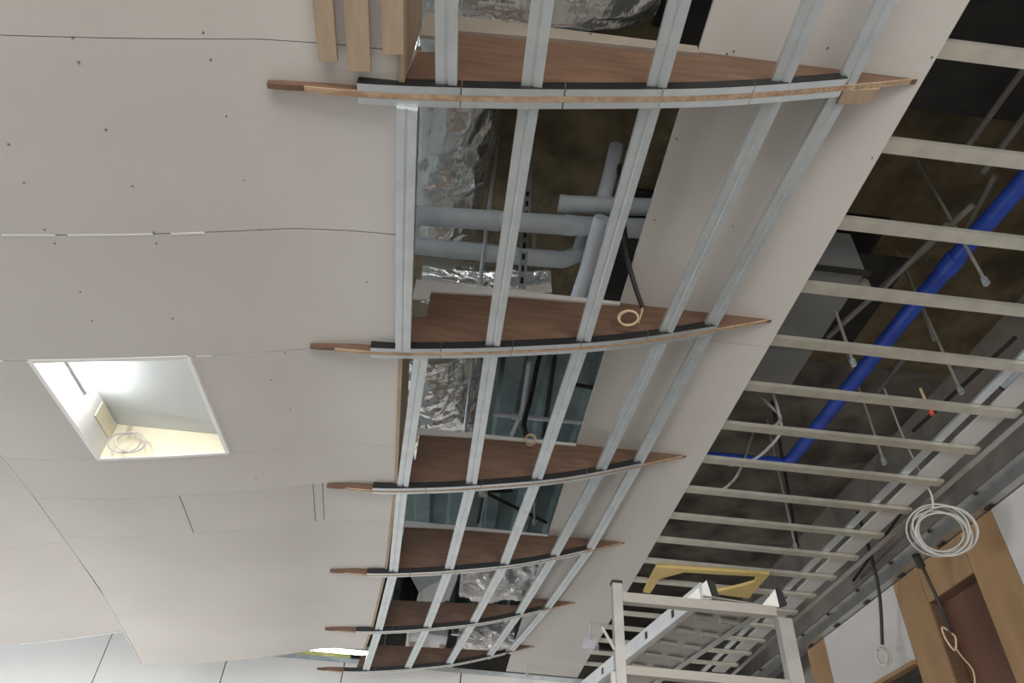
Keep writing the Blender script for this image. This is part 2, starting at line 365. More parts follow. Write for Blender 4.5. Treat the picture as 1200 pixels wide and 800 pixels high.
# ---------------------------------------------------------------- curved ribs
ordn = ['sixth', 'fifth', 'fourth', 'third', 'second', 'first']
seg_edges = [-.356, -.118, .128, .372, .616, .885]
for k, y in enumerate(YR):
    s = sh(y)
    rib = thing('curved_rib', (.3 + s, y, 1.5), 'curved brown plywood rib edged with steel angles, %s from the far wall' % ordn[k], 'ceiling rib', 'curved ribs of the wave ceiling')
    xs = [-.56 + (1.116 + .56) * i / 40 for i in range(41)]
    tk = .007
    lowp = [(x + s, zA(x, y) + (.004 if x > -.50 else -.001)) for x in xs]
    def topz(x):
        if x < -.26: return max(zB(x, y) - .002, zA(x, y) + .008)
        return 0
    top = [(1.116 + s, ZU - .001), (-.188 + s, ZU - .001)] if k < 4 else [(1.116 + s, ZU - .001), (XO + .002, ZU - .001), (XO + .002, 1.835), (.1 + s, 1.80), (-.188 + s, 1.785)]
    top += [(-.188 + s, 1.715), (-.247 + s, 1.700)]
    top += [(x + s, topz(x)) for x in (-.262, -.32, -.40, -.48, -.56)]
    lowp[-1] = (1.116 + s, ZU - .003)
    MB().prism(lowp + top, y - tk, y + tk).build('profile_board', 'brown', rib)
    zl, zr, ztp = ((1.815, 1.862, 1.903) if k == 0 else (1.832, 1.872, 1.886) if k == 1 else (1.848, 1.876, 1.8875))
    if k < 4: MB().prism([(-.250 + s, zl - .045), (-.192 + s, zl - .04), (-.192 + s, zl), (.12 + s, zl + .62 * (zr - zl)), (XO - .004, zr), (XO - .004, ztp), (-.250 + s, ztp)], y - tk - .010, y - tk - .0005).build('top_batten', 'boardedge' if k == 0 else 'board', rib)
    low2 = [(x + s, zA(x, y)) for x in xs if x > -.50]; up2 = [(x + s, zA(x, y) + .0038) for x in reversed(xs) if x > -.50]
    MB().prism(low2 + up2, y - tk - .0005, y + tk + .0005).build('edge_strip', 'tanx', rib)
    for a, b_ in zip(seg_edges, seg_edges[1:]):
        pts = [a + .0015 + (b_ - a - .003) * i / 5 for i in range(6)]
        g = MB(); fw_ = .019; ht = .026
        path = [(x + s, y, zA(x, y)) for x in pts]
        y0 = y - tk - .001
        for (ya, yb, za, zb) in ((y0 - fw_, y0, 0, .0016), (y0 - .0016, y0, .0016, ht)):
            g.add([(px, ya, pz + za) for px, _, pz in path] + [(px, yb, pz + za) for px, _, pz in path] + [(px, yb, pz + zb) for px, _, pz in path] + [(px, ya, pz + zb) for px, _, pz in path],
                  [(i + 6 * q, i + 1 + 6 * q, i + 1 + 6 * ((q + 1) % 4), i + 6 * ((q + 1) % 4)) for i in range(5) for q in range(4)] + [(0, 6, 12, 18), (23, 17, 11, 5)])
        fa = g.build('front_angle', 'galv', rib)
        g = MB(); ya, yb = y0 - fw_ - .0022, y0 - fw_ - .0002; za, zb = .0004, .030
        g.add([(px, ya, pz + za) for px, _, pz in path] + [(px, yb, pz + za) for px, _, pz in path] + [(px, yb, pz + zb) for px, _, pz in path] + [(px, ya, pz + zb) for px, _, pz in path],
              [(i + 6 * q, i + 1 + 6 * q, i + 1 + 6 * ((q + 1) % 4), i + 6 * ((q + 1) % 4)) for i in range(5) for q in range(4)] + [(0, 6, 12, 18), (23, 17, 11, 5)])
        g.build('upright_lip', 'lip', fa)
        g = MB(); y1 = y + tk + .001
        for (ya, yb, za, zb) in ((y1, y1 + .017, 0, .0016), (y1, y1 + .0016, .0016, ht)):
            g.add([(px, ya, pz + za) for px, _, pz in path] + [(px, yb, pz + za) for px, _, pz in path] + [(px, yb, pz + zb) for px, _, pz in path] + [(px, ya, pz + zb) for px, _, pz in path],
                  [(i + 6 * q, i + 1 + 6 * q, i + 1 + 6 * ((q + 1) % 4), i + 6 * ((q + 1) % 4)) for i in range(5) for q in range(4)] + [(0, 6, 12, 18), (23, 17, 11, 5)])
        g.build('rear_angle', 'galv', rib)
    if k == 0:
        MB().prism([(.89, zA(.89, y)), (1.00, zA(.95, y) + .012), (1.03, ZU - .001), (.89, ZU - .001)], y + tk + .001, y + .05).build('packing_block', 'tan', rib)

# ---------------------------------------------------------------- steel studs running over the ribs
SP = [(-.025, 0), (-.0045, 0), (-.003, .004), (.003, .004), (.0045, 0), (.025, 0), (.025, .019), (.021, .019), (.021, .003), (-.021, .006), (-.021, .019), (-.025, .019)]
SP = [(-.025, 0), (-.0045, 0), (-.003, .004), (.003, .004), (.0045, 0), (.025, 0), (.025, .019), (-.025, .019)]
def stud(pts, label, lift=.0085):
    path = []
    for (y, xl) in pts: path.append((xl + sh(y), y, zA(xl, y) + lift))
    full = []
    for a, b in zip(path, path[1:]):
        a = Vector(a); b = Vector(b)
        full += [a.lerp(b, t) for t in (0, .25, .5, .75)]
    full.append(Vector(path[-1]))
    o = MB().sweep(SP, full).build('steel_stud', 'galv')
    return tag(o, label, 'stud', 'lengthwise steel studs on the curved ribs')
XS = dict(B=[.046, .058, .082, .094, .106, .128], C=[.354, .378, .381, .403, .412, .443], D=[.69, .683, .683, .69, .718, .755], E=[.892, .86, .868, .905, .92, .925])
lab = dict(B='long galvanised steel stud passing under the foil-wrapped duct', C='long galvanised steel stud passing under the pale pipe elbow', D='long galvanised steel stud just inside the flat plasterboard strip edge', E='long galvanised steel stud nearest the tapered tips of the ribs')
for n_, xs_ in XS.items():
    stud([(.42, xs_[0])] + list(zip(YR, xs_)) + [(YR[5] + .06, xs_[5])], lab[n_])
stud([(.42, -.165), (YR[0] - .009, -.153)], 'short galvanised steel stud beside the loose plywood strips')
stud([(YR[0] + .026, -.240), (YR[1] - .030, -.244)], 'short galvanised steel stud along the ceiling edge below the foil duct', lift=-.014)
stud([(YR[1] + .012, -.183), (YR[2], -.225), (YR[3], -.212), (YR[4], -.21), (YR[5], -.19), (YR[5] + .06, -.188)], 'long galvanised steel stud along the stepped notches of the ribs')

# ---------------------------------------------------------------- wooden edge boards along the opening, loose strips
for k in range(-1, 6):
    y0 = YR[k] + .03 if k >= 0 else .45; y1 = (YR[k + 1] - .03) if k < 5 else 6.5
    if y1 > 5.35 and k == 4: y1 = 5.34
    if k == 5: continue
    b = MB(); n = 6; vs = []
    for xo in (-.262, -.249):
        for j in range(n + 1):
            y = y0 + (y1 - y0) * j / n
            vs += [(xo + sh(y), y, zB(-.262, y) - .006), (xo + sh(y), y, 1.80)]
    K = 2 * (n + 1); fs = []
    for j in range(n):
        a = 2 * j
        fs += [(a, a + 1, a + 3, a + 2), (K + a, K + a + 2, K + a + 3, K + a + 1), (a, a + 2, K + a + 2, K + a), (a + 1, K + a + 1, K + a + 3, a + 3)]
    fs += [(0, K, K + 1, 1), (2 * n, 2 * n + 1, K + 2 * n + 1, K + 2 * n)]
    b.add(vs, fs)
    o = b.build('edge_board', 'tan')
    between = ['beside the loose plywood strips', 'between the sixth and fifth ribs from the far wall', 'between the fifth and fourth ribs from the far wall', 'between the fourth and third ribs from the far wall', 'between the third and second ribs from the far wall', 'between the second and first ribs from the far wall'][k + 1]
    tag(o, 'upright plywood edge board ' + between, 'board', 'edge boards along the ceiling opening')
for (x0, x1, ye, lb) in ((-.437, -.393, .818, 'narrow plywood strip fixed under the curved ceiling, farthest from the studs'), (-.372, -.319, .832, 'wide plywood strip under the curved ceiling, middle of three'), (-.292, -.244, .782, 'plywood strip under the curved ceiling edge, nearest the short stud')):
    zz = 1.5 - .004
    o = MB().hexa([(x0 + .004, .44, zz - .014), (x1 + .004, .44, zz - .014), (x1 - .002, ye - .006, zz - .014), (x0, ye, zz - .014)],
                  [(x0 + .004, .44, zz - .002), (x1 + .004, .44, zz - .002), (x1 - .002, ye - .006, zz - .002), (x0, ye, zz - .002)]).build('plywood_strip', 'tan')
    tag(o, lb, 'wood strip', 'loose plywood strips')

# ---------------------------------------------------------------- batten grid on the right
ZB_ = ZU + .0128
def batten_mesh():
    b = MB(); w2 = .024
    b.add([], [])
    prof = [(-w2, 0), (w2, 0), (w2, .019), (w2 - .002, .019), (w2 - .002, .002), (-w2 + .002, .002), (-w2 + .002, .019), (-w2, .019)]
    b.sweep([(-a, c) for a, c in prof], [(.95, .798, ZB_), (2.366, .798, ZB_)])
    return b
ORD = 'first second third fourth fifth sixth seventh eighth ninth tenth eleventh twelfth thirteenth fourteenth fifteenth sixteenth seventeenth eighteenth nineteenth'.split()
src = None
for k in range(19):
    y = .798 + .3022 * k
    if src is None: src = o = batten_mesh().build('grid_batten', 'batten')
    else: o = copy_at(src, (0, y - .798, 0))
    tag(o, 'dull steel cross batten of the open ceiling grid, %s from the far wall' % ORD[18 - k], 'batten', 'cross battens of the open ceiling grid')
b = MB().sweep([(-.016, 0), (.016, 0), (.016, .03), (.013, .03), (.013, .002), (-.016, .002)], [(2.383, .3, ZU), (2.383, 6.55, ZU)])
tag(b.build('edge_track', 'alum'), 'pale steel edge track closing the open batten grid beside the wall', 'track')
zc = ZB_ + .0215
b = MB().sweep([(-.02, 0), (.02, 0), (.02, .012), (.017, .012), (.017, .002), (-.017, .002), (-.017, .012), (-.02, .012)], [(2.165, .3, zc), (2.165, 6.5, zc)])
tag(b.build('carrier_channel', 'galv'), 'bright galvanised carrier channel lying across the cross battens', 'channel')
b = MB().sweep([(-.016, 0), (.016, 0), (.016, .012), (-.016, .012)], [(1.72, .5, zc), (1.72, 6.5, zc)])
ys = [1.7, 2.6, 3.5, 4.4, 5.3, 6.2]
for i, (a, b_) in enumerate(zip(ys, ys[1:])):
    o = MB().box((2.235, a, zc + .0005), (2.345, b_ - .004, zc + .012)).build('board_strip', 'wallw')
    tag(o, 'narrow plasterboard strip on the battens beside the edge track, %s from the far wall' % ORD[4 - i], 'board strip', 'board strips beside the edge track')

# hangers and conduits in the right void
def rod(p, q, r, m, name, label, cat, group=None, nut=False):
    t = thing(name, p, label, cat, group) if nut else None
    b = MB().tube([p, q], r, 8); o = b.build('rod' if nut else name, m, t); smooth(o)
    if nut:
        c = Vector(p); MB().tube([c + Vector((0, 0, .0)), c + Vector((0, 0, .018))], r * 1.9, 6).build('nut', 'galv', t)
        MB().box((c.x - .007, c.y - .011, c.z - .015), (c.x + .007, c.y + .011, c.z - .0005)).build('clip', 'galv', t)
        return t
    return tag(o, label, cat, group)
for (px, py, lb) in ((1126, 458, 'beside the carrier channel'), (1036, 541, 'below the red taped wire'), (932, 640, 'above the yellow support'), (1000, 425, 'left of the blue pipe'), (1155, 330, 'beside the rough concrete wall')):
    p = PZ(px, py, 2.00)
    rod(p, (p.x, p.y, ZS), .0065, 'batten', 'hanger_rod', 'thin vertical hanger rod above the batten grid ' + lb, 'hanger', 'hanger rods above the batten grid', True)
def conduit(a, b, za, zb, r, m, label, extra=()):
    p = PZ(*a, za); q = PZ(*b, zb)
    o = MB().tube([p, q], r, 9).build('conduit', m); smooth(o); return tag(o, label, 'conduit', 'conduits above the batten grid')
conduit((1235, 90), (1152, 202), 2.38, 2.38, .013, 'cond', 'grey conduit running close beside the blue pipe')
conduit((1166, 205), (1094, 345), 2.42, 2.42, .012, 'cond', 'short grey conduit beside the blue pipe, next to the concrete')
conduit((1140, 240), (970, 395), 2.32, 2.32, .013, 'cond', 'grey conduit slanting to a round junction box')
conduit((1110, 262), (1028, 346), 2.30, 2.30, .010, 'cond', 'thin grey conduit slanting under the dark beam')
conduit((1215, 60), (1120, 190), 2.42, 2.42, .012, 'cond', 'grey conduit crossing the dark steel beam')
conduit((1190, 395), (1070, 505), 2.30, 2.30, .010, 'darksteel', 'dark conduit behind the carrier channel')
conduit((1063, 318), (1095, 400), 2.75, 2.45, .009, 'cond', 'thin grey rod slanting down across the blue pipe')
conduit((990, 300), (1012, 335), 2.75, 2.35, .008, 'cond', 'thin grey rod dropping to the round junction box')
conduit((1060, 420), (1020, 470), 2.55, 2.55, .014, 'cond', 'short grey conduit between the blue pipe and the red taped wire')
conduit((905, 470), (935, 640), 2.80, 2.80, .011, 'darksteel', 'dark conduit under the soffit beside the blue pipe elbow')
conduit((1085, 560), (1000, 680), 2.25, 2.25, .009, 'darksteel', 'dark conduit under the soffit near the edge track')
p = PZ(1012, 341, 2.28); t = thing('junction_box', p, 'small round grey junction box at the end of a conduit', 'junction box')
smooth(MB().tube([p + Vector((0, 0, .0)), p + Vector((0, 0, .045))], .035, 14).build('body', 'batten', t)); smooth(MB().tube([p + Vector((0, 0, -.008)), p + Vector((0, 0, -.0005))], .022, 12).build('cover', 'cablew', t))
p = PZ(1215, 415, 2.12); q = PZ(1176, 452, 2.12)
t = thing('cut_tube', q, 'pale open-ended tube above the grid near the yellow panel', 'tube')
smooth(MB().tube([p, q], .016, 12).build('tube', 'wrap', t)); smooth(MB().tube([q, q + (q - p).normalized() * .012], .0165, 12).build('open_end', 'black', t))
o = MB().box((2.60, 1.95, 2.04), (2.66, 2.35, 2.30)).build('insulation_batt', 'insul'); tag(o, 'yellow insulation slab against the wall above the grid', 'insulation')

# blue pipe
pts = [PZ(1260, 130, 2.36), PZ(1200, 212, 2.36), PZ(1135, 285, 2.36), PZ(1060, 372, 2.36), PZ(985, 466, 2.36), PZ(930, 535, 2.36)]
a, b = pts[-2], pts[-1]; dirn = (b - a).normalized()
cor = b + dirn * .06; left = Vector((-1, .02, .0))
path = pts + [b + dirn * .03, cor + left * .02 + dirn * .02, cor + left * .07 + dirn * .03, cor + left * .55 + dirn * .03]
t = thing('water_pipe', pts[2], 'bright blue plastic water pipe with an elbow above the grid', 'pipe')
smooth(MB().tube(path, .037, 14).build('pipe', 'blue', t), 60)
c = pts[2].lerp(pts[3], .25); smooth(MB().tube([c - dirn * .04, c + dirn * .04], .043, 14).build('coupling', 'blue', t))
c = pts[3].lerp(pts[4], .5)
smooth(MB().tube([cor + left * .06 + dirn * .03, cor + left * .13 + dirn * .03], .043, 14).build('coupling', 'blue', t))
# grey duct beside the board edge
t = thing('grey_duct', (1.4, 2.4, 2.3), 'dull grey rectangular duct above the batten grid', 'duct')
MB().box((1.02, 1.93, 2.30), (1.60, 2.78, 2.55)).build('duct_body', 'greyduct', t)
for y in (1.93, 2.42): MB().box((1.0, y - .012, 2.285), (1.62, y + .012, 2.2995)).build('flange', 'darksteel', t)

# white cables in the right void
def cable(pts, r, m, label, name='cable', cat='cable', group=None, k=8):
    o = MB().tube(catmull(pts, k), r, 7).build(name, m); smooth(o, 80); return tag(o, label, cat, group)
cable([PZ(897, 440, ZS), PZ(907, 465, 2.3), PZ(914, 490, 2.12), PZ(914, 508, 2.05), PZ(895, 530, 2.0), PZ(875, 542, 2.0), PZ(855, 545, 2.05)], .008, 'cablew', 'pale cable hanging in a loop left of the blue pipe')
cable([PZ(878, 450, ZS), PZ(897, 470, 2.3), PZ(914, 487, 2.15), PZ(910, 497, 2.05), PZ(898, 506, 2.0)], .008, 'cablew', 'short pale cable curl beside the blue pipe')
cable([PZ(885, 500, ZS - .003), PZ(868, 548, 2.15), PZ(855, 567, 2.05), PZ(842, 575, 2.02), PZ(832, 578, 2.02)], .008, 'cablew', 'pale cable end dangling near the plasterboard edge')
p = PZ(1063, 487, 1.98); p.y = .798 + .3022 * 5 + .034
t = thing('tagged_wire', p + Vector((0, 0, -.09)), 'short wire with a red taped end hanging from a batten', 'wire')
smooth(MB().tube([p + Vector((0, 0, .05)), p, p + Vector((.003, 0, -.03))], .006, 7).build('wire', 'cream', t)); smooth(MB().tube([p + Vector((.003, 0, -.03)), p + Vector((.006, 0, -.095))], .009, 8).build('red_tape', 'red', t))

# ---------------------------------------------------------------- services seen through the curved frame
from mathutils import noise as NZ
def foil(path, r, n, label, name='foil_duct', cat='duct', seed=3, rough=.05, m='foil', step=.02, skew=.5, fa=9, fl=3.2, parent=None):
    """wrapped duct: ridged folds running round and along the sleeve"""
    path = catmull(path, 10); pp = [path[0]]
    for p in path[1:]:
        k = max(1, int((p - pp[-1]).length / step + .5)); q = pp[-1].copy()
        pp += [q.lerp(p, (i + 1) / k) for i in range(k)]
    n = 72; mm = len(pp); vs = []; u = None; ln = 0
    for i, p in enumerate(pp):
        t = (pp[min(i + 1, mm - 1)] - pp[max(i - 1, 0)]).normalized()
        if u is None: u = t.cross(Vector((.1, .2, 1))).normalized()
        u = (u - t * u.dot(t)).normalized(); v = t.cross(u)
        if i: ln += (p - pp[i - 1]).length
        e = min(1, .55 + min(ln, 9) * 9)
        for j in range(n):
            a_ = 2 * math.pi * j / n; ca, sa = math.cos(a_), math.sin(a_)
            q = Vector((ca * fa * .25 + ln * skew * 6, sa * fa * .25 + seed * 3.1, ln * fl))
            d_ = 1 - abs(NZ.noise(q)) * 2; d2 = 1 - abs(NZ.noise(q * 2.3 + Vector((5, 1, 2)))) * 2; d3 = NZ.noise(q * .5)
            rr = r * (1 + rough * (d_ * .8 + d2 * .45 + d3 * 1.0))
            vs.append(p + (u * ca + v * sa) * rr)
    fs = [(i * n + j, i * n + (j + 1) % n, (i + 1) * n + (j + 1) % n, (i + 1) * n + j) for i in range(mm - 1) for j in range(n)]
    fs += [tuple(range(n - 1, -1, -1)), tuple(range((mm - 1) * n, mm * n))]
    o = MB().add(vs, fs).build('sleeve' if parent is not None else name, m, parent); smooth(o, 50)
    return o if parent is not None else tag(o, label, cat)
foil([(-.23, 1.16, 2.66), (-.29, 1.72, 2.66), (-.35, 2.20, 2.66)], .235, 34, 'large silver foil-wrapped duct above the two grey pipes', seed=3, rough=.075, fa=13, fl=5, step=.012)
foil([(-.36, 1.0, 2.40), (.20, .96, 2.40), (.40, .93, 2.48)], .12, 24, 'silver foil-wrapped branch duct crossing near the loose strips', seed=5, rough=.09, step=.015)
foil([(-.28, 2.95, 2.64), (-.25, 3.5, 2.62), (-.22, 3.95, 2.62)], .27, 34, 'silver foil-wrapped duct beside the pale sprinkler pipe', seed=9, rough=.075, fa=13, fl=5, step=.012)
t = thing('foil_duct', (0, 2.42, 2.35), 'flattened foil sleeve under the grey pipes', 'duct')
foil([(-.33, 2.42, 2.46), (.02, 2.42, 2.46), (.30, 2.36, 2.46)], .11, 22, '', seed=12, rough=.1, step=.015, parent=t)
for x in (-.2, .2): MB().box((x - .01, 2.40, 2.555), (x + .01, 2.403, ZS)).build('strap', 'galv', t)
def pipe(pts, r, m, label, k=1, name='insulated_pipe', bands=()):
    t = thing(name, pts[0], label, 'pipe', 'insulated pipes in the opening')
    path = catmull(pts, k) if k > 1 else pts
    smooth(MB().tube(path, r, 14).build('sleeve', m, t), 60)
    for c, dd in bands: smooth(MB().tube([Vector(c) - Vector(dd) * .02, Vector(c) + Vector(dd) * .02], r * 1.05, 14).build('band', 'wrap', t))
    return t
zp = 2.22
a = PZ(480, 252, zp); b = PZ(700, 266, zp); pipe([a, a.lerp(b, .5), b, PZ(770, 268, zp)], .040, 'wrap', 'grey insulated pipe running straight across the opening', bands=[(a.lerp(b, .45), (1, 0, 0)), (a.lerp(b, .85), (1, 0, 0))])
a = PZ(480, 287, zp - .02); b = PZ(630, 302, zp - .02); pipe([a, b, PZ(660, 304, zp - .02), PZ(678, 298, zp), PZ(684, 282, zp + .06)], .037, 'wrap', 'grey insulated pipe ending in a rounded elbow', bands=[(a.lerp(b, .6), (1, 0, .0))])
pipe([PZ(706, 255, 2.15), PZ(697, 285, 2.12), PZ(688, 318, 2.12), PZ(677, 350, 2.12)], .033, 'pvcw', 'pale blue-white pipe turning away below the elbow')
a = PZ(658, 239, 2.30); b = PZ(800, 244, 2.30); pipe([a, a.lerp(b, .4), b], .036, 'wrap', 'short capped grey insulated pipe beside the rock wool', bands=[(a.lerp(b, .02), (1, 0, 0))])
pipe([PZ(722, 172, 2.60), PZ(716, 200, 2.45), PZ(706, 238, 2.32)], .03, 'wrap', 'small grey pipe rising towards the rock wool soffit')
# rods and strut
p = PZ(562, 336, 1.93); rod(p, (p.x, p.y, ZS), .009, 'galv', 'hanger_rod', 'bright hanger rod in front of the foil-wrapped duct', 'hanger', None, True)
p = PZ(606, 338, 1.97)
t = thing('slotted_strut', p, 'slotted galvanised steel strut hanging beside the grey pipes', 'strut')
MB().box((p.x, p.y, p.z), (p.x + .034, p.y + .003, ZS)).build('strip', 'galv', t)
MB().box((p.x, p.y - .02, p.z), (p.x + .003, p.y - .0005, ZS)).build('lip', 'galv', t)
for i in range(9): MB().box((p.x + .011, p.y - .002, p.z + .03 + i * .07), (p.x + .023, p.y - .0005, p.z + .065 + i * .07)).build('slot', 'black', t)
# black cable with a cream loop
t = thing('cable_tail', PZ(745, 372, 1.75), 'black flexible conduit ending in a cream wire loop', 'cable')
smooth(MB().tube(catmull([PZ(722, 170, 2.72), PZ(727, 215, 2.3), PZ(731, 262, 2.02), PZ(736, 305, 1.90), PZ(745, 338, 1.82), PZ(753, 360, 1.775)], 8), .009, 9).build('conduit', 'black', t), 80)
c = PZ(736, 372, 1.75)
w_ = MB(); vdir = c.normalized()
w_.ring(c, vdir, .036, .0032, ex=.72); w_.ring(c + Vector((.002, 0, -.004)), vdir + Vector((.1, .05, 0)), .033, .0032, ex=.78); w_.tube([PZ(753, 360, 1.775), PZ(752, 366, 1.76), PZ(748, 378, 1.75)], .0035, 6)
smooth(w_.build('wire_loop', 'cream', t), 80)
c = PZ(622, 514, 1.86)
t = thing('cable_tail', c, 'dark flexible conduit with a small wire loop above the fourth rib', 'cable')
smooth(MB().tube(catmull([PZ(640, 400, ZS + .02), PZ(632, 418, 2.6), PZ(622, 465, 2.3), PZ(614, 495, 2.02), PZ(616, 508, 1.9)], 8), .014, 9).build('conduit', 'black', t), 80)
w_ = MB(); w_.ring(c, c.normalized(), .024, .004, ex=.9); w_.ring(c + Vector((0, .01, -.004)), c.normalized() + Vector((.2, 0, 0)), .024, .003); smooth(w_.build('wire_loop', 'cream', t), 80)
# pale conduit tee under the deck
zt_ = 2.6; t = thing('sprinkler_pipe', PZ(608, 488, zt_), 'thin pale sprinkler pipe with a tee under the steel deck', 'pipe')
smooth(MB().tube([PZ(578, 485, zt_), PZ(607, 488, zt_), PZ(705, 497, zt_)], .016, 9).build('main_run', 'pvcw', t)); smooth(MB().tube([PZ(620, 425, zt_), PZ(612, 480, zt_), PZ(600, 509, zt_)], .014, 9).build('branch', 'pvcw', t)); smooth(MB().tube([PZ(600, 487, zt_), PZ(617, 489, zt_)], .024, 10).build('tee', 'pvcw', t))
zr_ = ZS - .015
for (u, v, lb) in (((650, 418), (636, 512), 'thin dark rod under the steel deck beside the cable tail'), ((660, 448), (705, 456), 'dark cross rod under the steel deck')):
    o = MB().tube([PZ(*u, zr_), PZ(*v, zr_)], .014, 8).build('steel_rod', 'darksteel'); smooth(o); tag(o, lb, 'rod')
p = PZ(566, 580, 2.62); t = thing('brace_cluster', p, 'dark braces fanning from a pale fitting between third and fourth ribs', 'brace')
smooth(MB().tube([p, p + Vector((0, 0, .05))], .035, 10).build('fitting', 'cablew', t))
for v, z in (((640, 612), ZS), ((560, 612), ZS), ((600, 575), ZS)): smooth(MB().tube([p + Vector((0, 0, .03)), PZ(*v, z)], .014, 8).build('brace_rod', 'darksteel', t))
p = PZ(590, 415, 2.2); rod(PZ(544, 508, 1.96), (PZ(544, 508, 1.96).x, PZ(544, 508, 1.96).y, ZS), .009, 'galv', 'hanger_rod', 'bright hanger rod in front of the foil duct near the deck', 'hanger', None, True)
p = PZ(626, 612, 2.25); rod(p, (p.x, p.y, ZS), .009, 'galv', 'hanger_rod', 'hanger rod between the third and fourth ribs', 'hanger', None, True)
# boxes and bagged duct ends near the far wall
def boxduct(c, sx, sy, sz, rz, label, ty=0):
    t = thing('duct_box', c, label, 'duct box', 'pale duct boxes near the far wall'); Rz = Matrix.Rotation(rz, 3, 'Z') @ Matrix.Rotation(ty, 3, 'Y')
    def bx(a, b, nm, m):
        q = MB().box(a, b); q.v = [Rz @ v + Vector(c) for v in q.v]; q.build(nm, m, t)
    bx((-sx / 2, -sy / 2, 0), (sx / 2, sy / 2, sz), 'body', 'boxw')
    bx((-sx / 2 - .02, -sy / 2 - .012, -.012), (-sx / 2 - .0005, sy / 2 + .012, sz + .012), 'collar', 'boxw')
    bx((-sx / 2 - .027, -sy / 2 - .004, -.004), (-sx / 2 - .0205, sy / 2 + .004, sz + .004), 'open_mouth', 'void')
    bx((sx / 2 + .0005, -sy / 2 - .008, -.008), (sx / 2 + .015, sy / 2 + .008, sz + .008), 'collar', 'galv')
    for xx in (-sx / 4, sx / 4): bx((xx - .01, -.01, sz + .0005), (xx + .01, -.006, (ZS - c[2]) / math.cos(ty) + xx * math.tan(-ty)), 'strap', 'galv')
boxduct((-.17, 5.26, 2.00), .30, .58, .18, .10, 'pale rectangular duct box with an open black mouth', -.62)
boxduct((-.22, 6.17, 1.95), .30, .40, .24, .05, 'pale rectangular duct box close to the far wall')
for (P_, r_, sd, lb) in (([(.02, 5.12, 2.14), (.30, 5.10, 2.13), (.58, 5.06, 2.17)], .15, 21, 'clear plastic wrapped duct between the second and third ribs'), ([(.04, 6.10, 2.05), (.28, 6.10, 2.04), (.50, 6.08, 2.08)], .13, 23, 'clear plastic wrapped duct between the first and second ribs')):
    t = thing('bagged_duct', P_[1], lb, 'duct')
    foil(P_, r_, 26, '', seed=sd, rough=.2, m='plastic', step=.014, fa=11, fl=9, parent=t)
    for q in (.15, .45): MB().box((q - .01, P_[1][1] - .002, P_[1][2] + r_ * .8), (q + .01, P_[1][1] + .002, ZS + .003)).build('strap', 'galv', t)
for (x, lb) in ((-.12, 'pale timber batten from the first rib to the far wall beside the duct box'), (.12, 'pale timber batten from the first rib to the far wall under the plastic wrapped duct')):
    o = MB().sweep([(-.02, 0), (.02, 0), (.02, .03), (-.02, .03)], [(x - .2, 5.84, 1.808), (x - .1, 6.66, ZU + .003)]).build('timber_batten', 'tan'); tag(o, lb, 'timber')
# ---------------------------------------------------------------- hatch in the curved ceiling
hc = thing('access_hatch', ((HX0 + HX1) / 2, (HY0 + HY1) / 2, 1.36), 'square ceiling hatch with lit white frame and cream inner sides', 'hatch')
za = lambda x, y: zB(x - sh(y), y)
def hb(q, nm, m): return q.build(nm, m, hc)
t_ = .012; zh = 1.54
def wallseg(x0, y0, x1, y1, nm, m, nx_, ny_, top=.0):
    q = MB(); n = Vector((nx_, ny_, 0)) * t_
    A_ = Vector((x0, y0, za(x0, y0) + .001)); B_ = Vector((x1, y1, za(x1, y1) + .001)); Ct = Vector((x1, y1, zh + top)); Dt = Vector((x0, y0, zh + top))
    q.hexa([A_, B_, B_ + n, A_ + n], [Dt, Ct, Ct + n, Dt + n]); return hb(q, nm, m)
wallseg(HX0, HY0, HX0, HY1, 'side_panel', 'white', -1, 0); wallseg(HX1, HY0, HX1, HY1, 'side_panel', 'white', 1, 0)
wallseg(HX0, HY1, HX1, HY1, 'side_panel', 'hatchcream', 0, 1); wallseg(HX0, HY0, HX1, HY0, 'side_panel', 'white', 0, -1)
hb(MB().box((HX0 - .02, HY0 - .02, zh + .001), (HX1 + .02, HY1 + .02, zh + .012)), 'top_panel', 'hatchtop')
hb(MB().box((HX0 + .001, HY1 - .17, zh - .075), (HX0 + .006, HY1 - .001, zh - .012)), 'wood_packer', 'hatchcream')
hb(MB().box((HX1 - .008, HY0 + .22, za(HX1, HY0 + .22) + .004), (HX1 - .001, HY0 + .33, za(HX1, HY0 + .3) + .02)), 'latch', 'black')
# trim bead around the mouth
for (x0, y0, x1, y1) in ((HX0, HY0, HX1, HY0), (HX1, HY0, HX1, HY1), (HX1, HY1, HX0, HY1), (HX0, HY1, HX0, HY0)):
    hb(MB().sweep([(-.008, 0), (.008, 0), (.008, .006), (-.008, .006)], [(x0 + (x1 - x0) * i / 6, y0 + (y1 - y0) * i / 6, za(x0 + (x1 - x0) * i / 6, y0 + (y1 - y0) * i / 6) - .003) for i in range(7)]), 'frame_bead', 'white')
lt = thing('lamp_strip', (HX0 + .03, HY0 + .15, zh - .05), 'glowing lamp strip inside the ceiling hatch', 'lamp')
MB().box((HX0 + .002, HY0 + .005, zh - .06), (HX0 + .012, HY0 + .34, zh - .005)).build('housing', 'white', lt)
smooth(MB().tube([(HX0 + .027, HY0 + .01, zh - .035), (HX0 + .027, HY0 + .33, zh - .035)], .014, 10).build('tube', 'lamp', lt))
cc = Vector((HX0 + .09, HY1 - .05, 1.43)); w_ = MB()
w_.ring(cc, (.2, -1, .3), .055, .0035); w_.ring(cc + Vector((.03, -.01, .0)), (.3, -1, .2), .05, .0035)
w_.tube([cc + Vector((-.02, .02, .05)), cc + Vector((-.03, .03, .1))], .004, 6)
o = w_.build('wire_coil', 'cablew'); smooth(o, 80); tag(o, 'small coil of pale wire inside the ceiling hatch', 'wire')
